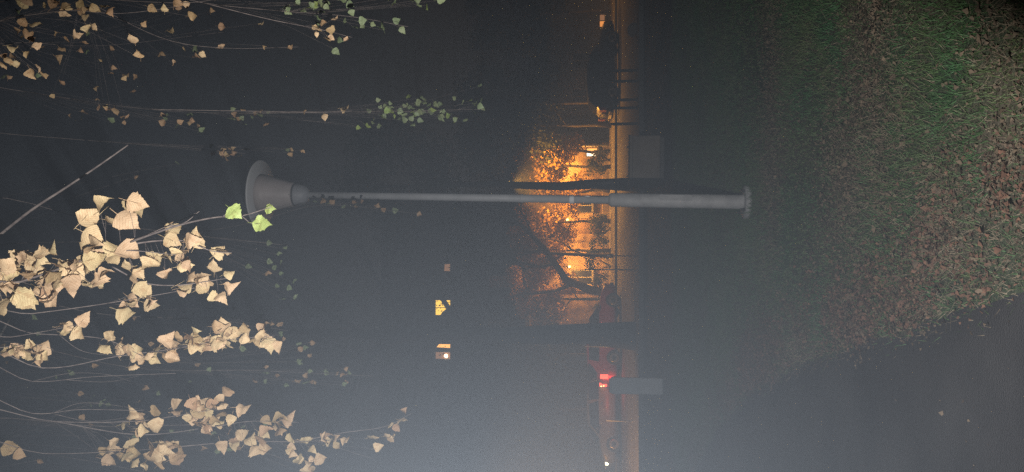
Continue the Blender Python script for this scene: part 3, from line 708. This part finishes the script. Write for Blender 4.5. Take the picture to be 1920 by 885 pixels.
# the bright branch
A = [(-70, 560), (40, 528), (150, 490), (240, 455), (310, 425), (372, 398)]
big = [(20, 505), (12, 535), (45, 500), (70, 492), (90, 490), (60, 520), (85, 525), (110, 520), (130, 520), (150, 515), (100, 540), (75, 545), (120, 500), (160, 500), (185, 505), (170, 525), (145, 530), (40, 540), (50, 555), (95, 548),
       (178, 476), (190, 482), (172, 445), (168, 432), (212, 411), (205, 408), (240, 392), (255, 385), (262, 376), (228, 465), (218, 470), (5, 520), (28, 528), (-15, 530), (-20, 510), (135, 508), (112, 532)]
q_ = random.Random(41); big = big + [(x + q_.gauss(0, 9), y + q_.gauss(0, 8)) for x, y in big[:21]]
twig(tl, A, (2.55, 2.5), big, 44, 'tan', .006, J1[10], .09, ('orange', .1), bare=[[(310, 425, 2.5), (345, 418, 2.5), (374, 396, 2.48)], [(200, 472, 2.5), (250, 470, 2.48), (330, 478, 2.46)]])
B = [(240, 455), (330, 424), (400, 408), (455, 404), (508, 388)]
tw = twig(tl, B, (2.5, 2.12), [], 30, 'green', .004, None, bare=[[(452, 404, 2.2), (470, 418, 2.17), (485, 420, 2.15)], [(418, 406, 2.27), (430, 396, 2.25)]])
for (x, y, s, ry) in ((437, 383, 36, .9), (482, 418, 42, 1.5), (505, 392, 24, .4)):
    yy = 2.16; o = put_leaf(tw, at(x-8, y + (6 if x < 450 else 0), yy), s*yy/F_PX, 'green', .2); o.rotation_euler = (random.uniform(-.3, .3), 1.57-ry if x < 450 else random.uniform(-.4, .4), .2)
twig(tl, [(235, 460), (290, 452), (345, 452), (395, 470), (435, 474)], (2.6, 2.65), [(330, 438), (328, 446), (345, 462), (362, 462), (378, 458), (352, 488), (338, 492), (312, 478), (295, 492), (305, 485), (322, 500), (262, 515), (270, 522), (258, 508), (345, 470), (412, 474), (432, 476)], 33, 'tan', .0035, None, .05)
twig(tl, [(210, 500), (270, 530), (330, 535), (385, 528), (425, 522)], (2.7, 2.7), [(345, 534), (378, 520), (388, 532), (380, 548), (402, 552), (420, 546), (415, 518), (428, 516), (395, 540)], 31, 'tan', .003, None, .04)
twig(tl, [(-60, 600), (60, 588), (180, 572), (300, 552), (365, 540)], (2.75, 2.75), [(240, 566), (250, 572), (276, 564), (282, 570)], 35, 'tan', .003, J4[14], .04)
twig(tl, [(-70, 640), (20, 632), (90, 620), (160, 606)], (2.8, 2.8), [(122, 618), (130, 612), (150, 610), (160, 612)], 30, 'tan', .003, J4[16], .04)
twig(tl, [(-60, 660), (0, 652), (60, 645), (100, 655)], (2.8, 2.8), [(12, 662), (28, 650), (32, 660), (55, 652), (66, 645), (45, 658), (86, 662), (80, 656)], 29, 'tan', .003, J4[13], .04)
twig(tl, [(-80, 610), (60, 625), (150, 630), (210, 640), (280, 675)], (2.9, 2.95), [(205, 632), (212, 642), (232, 648), (245, 652), (255, 664), (268, 668), (278, 672), (262, 678), (240, 656)], 28, 'tan', .003, J1[8], .05, bare=[[(110, 628, 2.9), (160, 660, 2.9), (250, 668, 2.9)]])
F_ = [(-90, 655), (80, 690), (220, 668), (320, 655), (420, 638), (515, 630)]
twig(tl, F_, (2.95, 3.0), along([(318, 652), (400, 648), (430, 630)], 22, 7, 5) + [(432, 622), (440, 632), (455, 628), (462, 640), (482, 640), (492, 638), (505, 632), (515, 628), (470, 626)], 30, 'tan', .003, J2[7], .06, ('orange', .15))
twig(tl, [(-80, 690), (60, 715), (180, 706), (330, 700)], (3.0, 3.0), [], 20, 'tan', .0022, J2[6], bare=[[(60, 715, 3.0), (130, 700, 3.0), (200, 702, 3.0), (245, 715, 3.0)], [(120, 712, 3), (200, 716, 3), (260, 705, 3)]])
twig(tl, [(-80, 745), (60, 775), (150, 768), (270, 770)], (3.0, 3.05), [], 20, 'tan', .0026, J2[8], bare=[[(100, 774, 3), (160, 755, 3), (270, 768, 3)], [(100, 776, 3), (170, 790, 3), (245, 782, 3)]])
G = [(-80, 770), (100, 790), (250, 790), (340, 778), (430, 762)]
twig(tl, G, (3.2, 3.3), [(255, 795), (268, 790), (278, 798), (262, 806), (288, 786)] + along([(318, 782), (380, 776), (425, 765)], 16, 11, 6) + [(372, 758), (430, 750), (445, 775)], 29, 'tan', .003, J2[9], .08, ('orange', .3))
twig(tl, [(100, 790), (260, 815), (400, 800), (470, 790), (560, 792)], (3.5, 3.6), [(205, 838), (212, 845), (196, 848), (528, 800), (540, 795), (550, 790), (502, 782), (440, 812), (452, 820), (485, 830), (495, 842), (470, 838), (500, 812), (410, 800)], 28, 'orange', .0028, None, .08, ('tan', .4))
twig(tl, [(-90, 830), (80, 850), (240, 845), (330, 838)], (3.4, 3.4), [(15, 850), (35, 846), (242, 848), (250, 855), (238, 858), (300, 835), (318, 832), (306, 842), (335, 836), (290, 870), (310, 872), (330, 870), (345, 876), (280, 885), (300, 888)], 31, 'orange', .003, J2[5], .08, ('tan', .4))
twig(tl, [(330, 838), (450, 828), (560, 828), (650, 824)], (3.7, 3.9), [(562, 828), (572, 832), (590, 838), (612, 822), (620, 830), (634, 826), (648, 825), (545, 848), (552, 855), (562, 860), (600, 868), (585, 875), (575, 884), (700, 820)], 22, 'tan', .0025, None, .06, ('orange', .3))
twig(tl, [(560, 828), (640, 812), (720, 800), (772, 775)], (3.9, 4.0), [(735, 798), (745, 793), (756, 788), (768, 778), (730, 820), (738, 824), (742, 818)], 20, 'tan', .0018, None, .04, ('orange', .3))
# dimmer twigs farther back on the same tree
twig(tl, [(-60, 380), (200, 420), (400, 445), (540, 460)], (4.7, 4.9), strew(5, 500, 548, 455, 500, 1) + strew(9, 460, 560, 490, 560, 2) + strew(5, 200, 420, 300, 420, 3), 13, 'dgreen', .004, J3[14], .3, ('orange', .3))
twig(tl, [(-60, 560), (200, 590), (400, 600), (540, 620)], (4.7, 4.9), strew(10, 480, 540, 595, 640, 4) + strew(10, 60, 480, 560, 700, 5), 13, 'dgreen', .004, J3[12], .3, ('orange', .3))
twig(tl, [(-60, 640), (250, 690), (480, 695), (700, 705)], (4.9, 5.1), strew(16, 480, 690, 680, 730, 6) + strew(9, 560, 600, 640, 720, 7) + strew(12, 100, 500, 680, 760, 8), 13, 'dgreen', .004, J3[10], .3, ('orange', .3))
twig(tl, [(-60, 790), (200, 800), (480, 800), (700, 860)], (4.6, 4.8), strew(16, 300, 520, 790, 860, 9) + strew(8, 0, 300, 730, 870, 10), 14, 'dgreen', .004, J3[8], .3, ('orange', .3))
twig(tl, [(-60, 470), (260, 450), (460, 420), (600, 385), (780, 400)], (6.6, 6.7), along([(590, 380), (680, 384), (780, 400)], 16, 6, 11), 12, 'orange', .004, J3[15], .15, ('dgreen', .3))

# ---- tree on the right
tr = thing('birch_tree', 'darker birch with small green and brown leaves hanging at the upper right', 'tree', (0, 0, 0))
RX, RY = 3.9, 5.2
MB().tube([(RX, RY, 0), (RX-.03, RY, .5), (RX-.06, RY, 2.6), (RX, RY+.04, 5.0), (RX-.1, RY, 7.5), (RX-.1, RY+.05, 9.6)], [.22, .18, .155, .12, .08, .02], 14).build('trunk', 'birch', tr, True)
K1 = limb(tr, [(RX-.05, RY, 3.4), (2.9, 4.5, 4.6), (2.0, 4.1, 5.2), (1.0, 3.9, 5.35)], .05, .012)
K2 = limb(tr, [(RX, RY+.03, 4.6), (2.9, 5.6, 6.2), (2.0, 6.0, 6.9), (.9, 6.2, 7.0)], .055, .012)
K3 = limb(tr, [(RX-.02, RY, 5.2), (2.8, 5.5, 7.0), (1.2, 5.4, 6.9), (-.1, 5.2, 6.2)], .05, .022)
b_ = [at(-40, 472, 3.3), at(0, 440, 3.2), at(60, 393, 3.15), at(120, 354, 3.15), at(180, 314, 3.15), at(240, 272, 3.2)]
limb(tr, [K3[-1], Vector((-.55, 4.2, 5.3))] + b_, .009, .003, 'twig')
Q1 = [(-70, 40), (40, 30), (130, 20), (230, 25), (350, 10)]
twig(tr, Q1, (2.9, 3.0), strew(6, 0, 30, 85, 120, 12) + strew(7, 40, 75, 45, 80, 13) + strew(10, 95, 185, 0, 22, 14) + [(170, 52), (178, 44), (126, 68), (145, 65), (35, 118), (65, 125), (75, 128), (84, 135), (70, 90), (50, 100), (55, 8), (50, 12), (210, 12), (215, 15)], 21, 'orange', .003, K1[13], .12, ('tan', .3))
twig(tr, [(-60, -30), (150, -5), (350, 5), (430, -10)], (2.9, 2.9), [(262, 87), (272, 104), (335, 13), (350, 6), (285, 14), (315, 20), (362, 30), (272, 50)], 21, 'tan', .0025, K1[15], .1, ('orange', .5))
twig(tr, [(150, -5), (300, 70), (420, 90), (560, 88)], (3.6, 3.7), [(415, 90), (490, 47), (545, 88), (497, 85), (380, 100), (330, 118), (350, 90), (190, 110), (215, 133), (235, 143), (120, 160), (100, 180), (190, 200), (200, 205), (212, 202), (240, 225)], 14, 'orange', .0022, None, .15, ('tan', .25))
twig(tr, [(200, -30), (380, 5), (520, 20), (650, 30), (765, 50)], (3.3, 3.4), strew(14, 520, 610, 0, 50, 15) + strew(8, 560, 690, 0, 15, 16) + [(650, 43), (668, 48), (682, 46), (700, 45), (715, 50), (728, 55), (745, 46), (757, 52), (640, 72), (632, 95), (680, 40)] + strew(8, 640, 835, -4, 8, 17), 16, 'dgreen', .0022, K1[17], .15, ('green', .2))
twig(tr, [(380, 5), (500, 35), (600, 55), (660, 70)], (3.0, 3.0), [(592, 48), (600, 50), (608, 44), (598, 58), (615, 72), (622, 70), (651, 68), (630, 38), (626, 48)], 15, 'orange', .002, None, .05, ('tan', .5))
twig(tr, [(-60, 150), (100, 180), (280, 205), (420, 212), (560, 212)], (4.4, 4.5), along([(290, 215), (340, 235), (380, 230)], 11, 9, 18) + along([(430, 218), (470, 215), (510, 222)], 13, 7, 19) + strew(5, 90, 250, 180, 235, 20), 13, 'orange', .003, K2[14], .15, ('dgreen', .4))
twig(tr, [(280, 205), (450, 208), (600, 210), (660, 208)], (3.7, 3.7), [(614, 215), (647, 201), (576, 215)], 17, 'orange', .0025, None, .03, ('tan', .5))
twig(tr, [(450, 212), (640, 210), (760, 208), (905, 205)], (4.2, 4.3), along([(690, 208), (760, 205), (800, 208)], 42, 13, 21) + along([(800, 215), (850, 205), (905, 195)], 26, 14, 22) + [(712, 235), (700, 228), (672, 237)], 13, 'dgreen', .0022, None, .12, ('green', .25), bare=[[(560, 225, 4.2), (640, 232, 4.2), (672, 237, 4.2)]])
twig(tr, [(-60, 240), (150, 262), (330, 275), (460, 288)], (4.5, 4.6), along([(395, 280), (430, 287), (460, 288)], 14, 6, 23) + strew(4, 540, 580, 270, 285, 24), 12, 'orange', .003, K2[16], .1, ('dgreen', .2))
for kk in ('orange', 'dgreen'):
    vs = []; fs = []
    for lf, k in FAR:
        if k != kk: continue
        mw = Matrix.LocRotScale(lf.location, lf.rotation_euler, lf.scale); b0 = len(vs)
        vs += [tuple(mw @ v.co) for v in lf.data.vertices]; fs += [tuple(b0 + i for i in p_.vertices) for p_ in lf.data.polygons]
    me = bpy.data.meshes.new('distant_leaves'); me.from_pydata(vs, [], fs); me.update()
    link('distant_leaves', me, kk, tl)['kind'] = 'stuff'
for lf, k in FAR: bpy.data.objects.remove(lf)
q_ = random.Random(77)
twig(tr, [(-60, 70), (60, 80), (200, 85), (420, 60)], (4.3, 4.6), strew(16, 0, 190, 0, 150, 25) + strew(14, 100, 420, 0, 110, 26) + strew(8, 150, 260, 120, 230, 27), 15, 'orange', .0022, K1[12], .3, ('dgreen', .25))
# unseen-height foliage: more of both crowns above the view
def crown_fill(par, lims, n_, seed):
    rng = np.random.default_rng(seed); cs = [((p.x, p.y, p.z+.25), .45) for S in lims for p in S[4::3]]
    o = quads_mesh('foliage', leaf_cloud(rng, cs, n_, .05), 'orange', par); o['kind'] = 'stuff'
crown_fill(tl, [J3], 500, 71); crown_fill(tr, [K2], 400, 72)

# ================================================================== GRASS AND FALLEN LEAVES
def brownness(X, Y):
    """patches of fallen leaves on the lawn, given by their middle (pixel) and radii in metres"""
    B_ = np.zeros_like(X)
    for ix, iy, rx, ry in ((1445, 120, 1.2, .45), (1640, 120, .8, .45), (1450, 330, .7, .35), (1590, 330, .6, .5), (1780, 440, .35, .4), (1900, 300, .25, .25), (1880, 440, .35, .25), (1720, 590, .22, .35), (1600, 625, .3, .5), (1500, 670, .3, .7), (1430, 700, .3, .9), (1650, 250, .5, .3), (1880, 20, .3, .2)):
        g = ground(ix, iy); B_ = np.maximum(B_, np.exp(-(((X-g.x)/rx)**2 + ((Y-g.y)/ry)**2)))
    return B_
rng = np.random.default_rng(5)
ex = np.vectorize(edge_x); plx = np.vectorize(path_left)
def blades(N, dry, name, m_, label):
    Yg = 2.5 + 11.5 * rng.random(N) ** 1.2; Xg = (rng.random(N)*2-1) * (0.36*Yg + .7)
    Bn = brownness(Xg, Yg)
    keep = (Xg > ex(Yg) + rng.normal(0, .05, N)) | (Xg < plx(Yg))
    keep &= (rng.random(N) < .12 + Bn) if dry else (rng.random(N) > Bn*.85)
    Xg, Yg = Xg[keep], Yg[keep]; n = len(Xg)
    h = rng.uniform(.018, .055, n)*(1+.6*np.sin(Xg*2.3+1)*np.sin(Yg*1.9)); an = rng.random(n)*2*PI; wd = .0014+.0004*Yg*.6
    if dry: h *= .7
    le = rng.normal(0, 1.1 if dry else .6, (n, 2))*h[:, None]
    V = np.zeros((n, 3, 3)); ca, sa = np.cos(an)*wd, np.sin(an)*wd
    V[:, 0] = np.stack([Xg-ca, Yg-sa, np.zeros(n)], 1); V[:, 1] = np.stack([Xg+ca, Yg+sa, np.zeros(n)], 1); V[:, 2] = np.stack([Xg+le[:, 0], Yg+le[:, 1], h], 1)
    o = quads_mesh(name, V.reshape(-1, 3), m_, None, 3); struct(o, 'stuff'); tag(o, label, 'grass')
blades(170000, False, 'grass', 'grass', 'short dark green grass of the lawn around the lamp post')
blades(170000, True, 'dry_grass', 'dry', 'flattened brown dry grass in patches between the green grass')
def litter(Xl, Yl, pr, name, m_, label):
    n0 = len(Xl); e = ex(Yl)
    drift = .5 + .5*np.sin(Xl*3.1 + 1.7*np.sin(Yl*1.3)) * np.sin(Yl*2.7 + 1.3*np.sin(Xl*2.1)) + .35*np.sin(Xl*9 + Yl*3)*np.sin(Yl*8 - Xl*4)
    k = rng.random(n0) < pr * np.clip(drift, .08, 1.3); Xl, Yl = Xl[k], Yl[k]; n = len(Xl)
    s = np.exp(rng.normal(math.log(.014), .38, n)); an = rng.random(n)*2*PI; zz = rng.uniform(.010, .032, n)
    zz[Xl < ex(Yl)] = .012
    d = np.stack([np.cos(an), np.sin(an), rng.normal(0, .35, n)], 1); d2 = np.stack([-np.sin(an), np.cos(an), rng.normal(0, .35, n)], 1)
    P = np.stack([Xl, Yl, zz], 1); V = np.empty((n, 4, 3))
    V[:, 0] = P-d*s[:, None]*.5; V[:, 1] = P+d2*s[:, None]*.4; V[:, 2] = P+d*s[:, None]*.6; V[:, 3] = P-d2*s[:, None]*.4
    V[:, 1, 2] += s*.3; V[:, 3, 2] += s*.2
    V[:, :, 2] = np.maximum(V[:, :, 2], .011)
    o = quads_mesh(name, V.reshape(-1, 3), m_); struct(o, 'stuff'); tag(o, label, 'leaves')
N = 260000
Yl = 2.5 + 12.5 * rng.random(N); Xl = (rng.random(N)*2-1) * (0.36*Yl + .7)
Bn = brownness(Xl, Yl); e = ex(Yl)
litter(Xl, Yl, np.where(Xl > e, .07 + .8*Bn, np.where(Xl > e-.12, .2*Bn+.03, .005)), 'fallen_leaves', 'litter', 'brown fallen leaves scattered in patches over the lawn')
N = 60000
Yl = 2.5 + 9.5 * rng.random(N); off = rng.normal(.16, .17, N) * (1 + .05*Yl); Xl = ex(Yl) + off
litter(Xl, Yl, np.where(off > 0, .75, .25*np.exp(-(off/.06)**2)), 'edge_leaves', 'rust', 'rusty brown leaf strip drifted along the edge of the footpath')

# ================================================================== NIGHT HAZE
hz_ = MB().box(-205, 205, -65, 245, -1.0, 24.0)
me = bpy.data.meshes.new('haze'); me.from_pydata(hz_.v, [], hz_.f); me.update()
m = bpy.data.materials.new('haze'); m.use_nodes = True; m.cycles.volume_sampling = 'EQUIANGULAR'; nn = m.node_tree; nn.nodes.clear()
pv = nn.nodes.new('ShaderNodeVolumePrincipled'); om = nn.nodes.new('ShaderNodeOutputMaterial')
pv.inputs['Color'].default_value = (0.71, 0.83, 0.97, 1); pv.inputs['Density'].default_value = HAZE_DENSITY; pv.inputs['Anisotropy'].default_value = -0.35
nn.links.new(pv.outputs[0], om.inputs['Volume']); me.materials.append(m)
ho_ = bpy.data.objects.new('haze', me); C.objects.link(ho_); ho_['kind'] = 'stuff'; tag(ho_, 'thin grey night mist lit by the flash', 'mist')
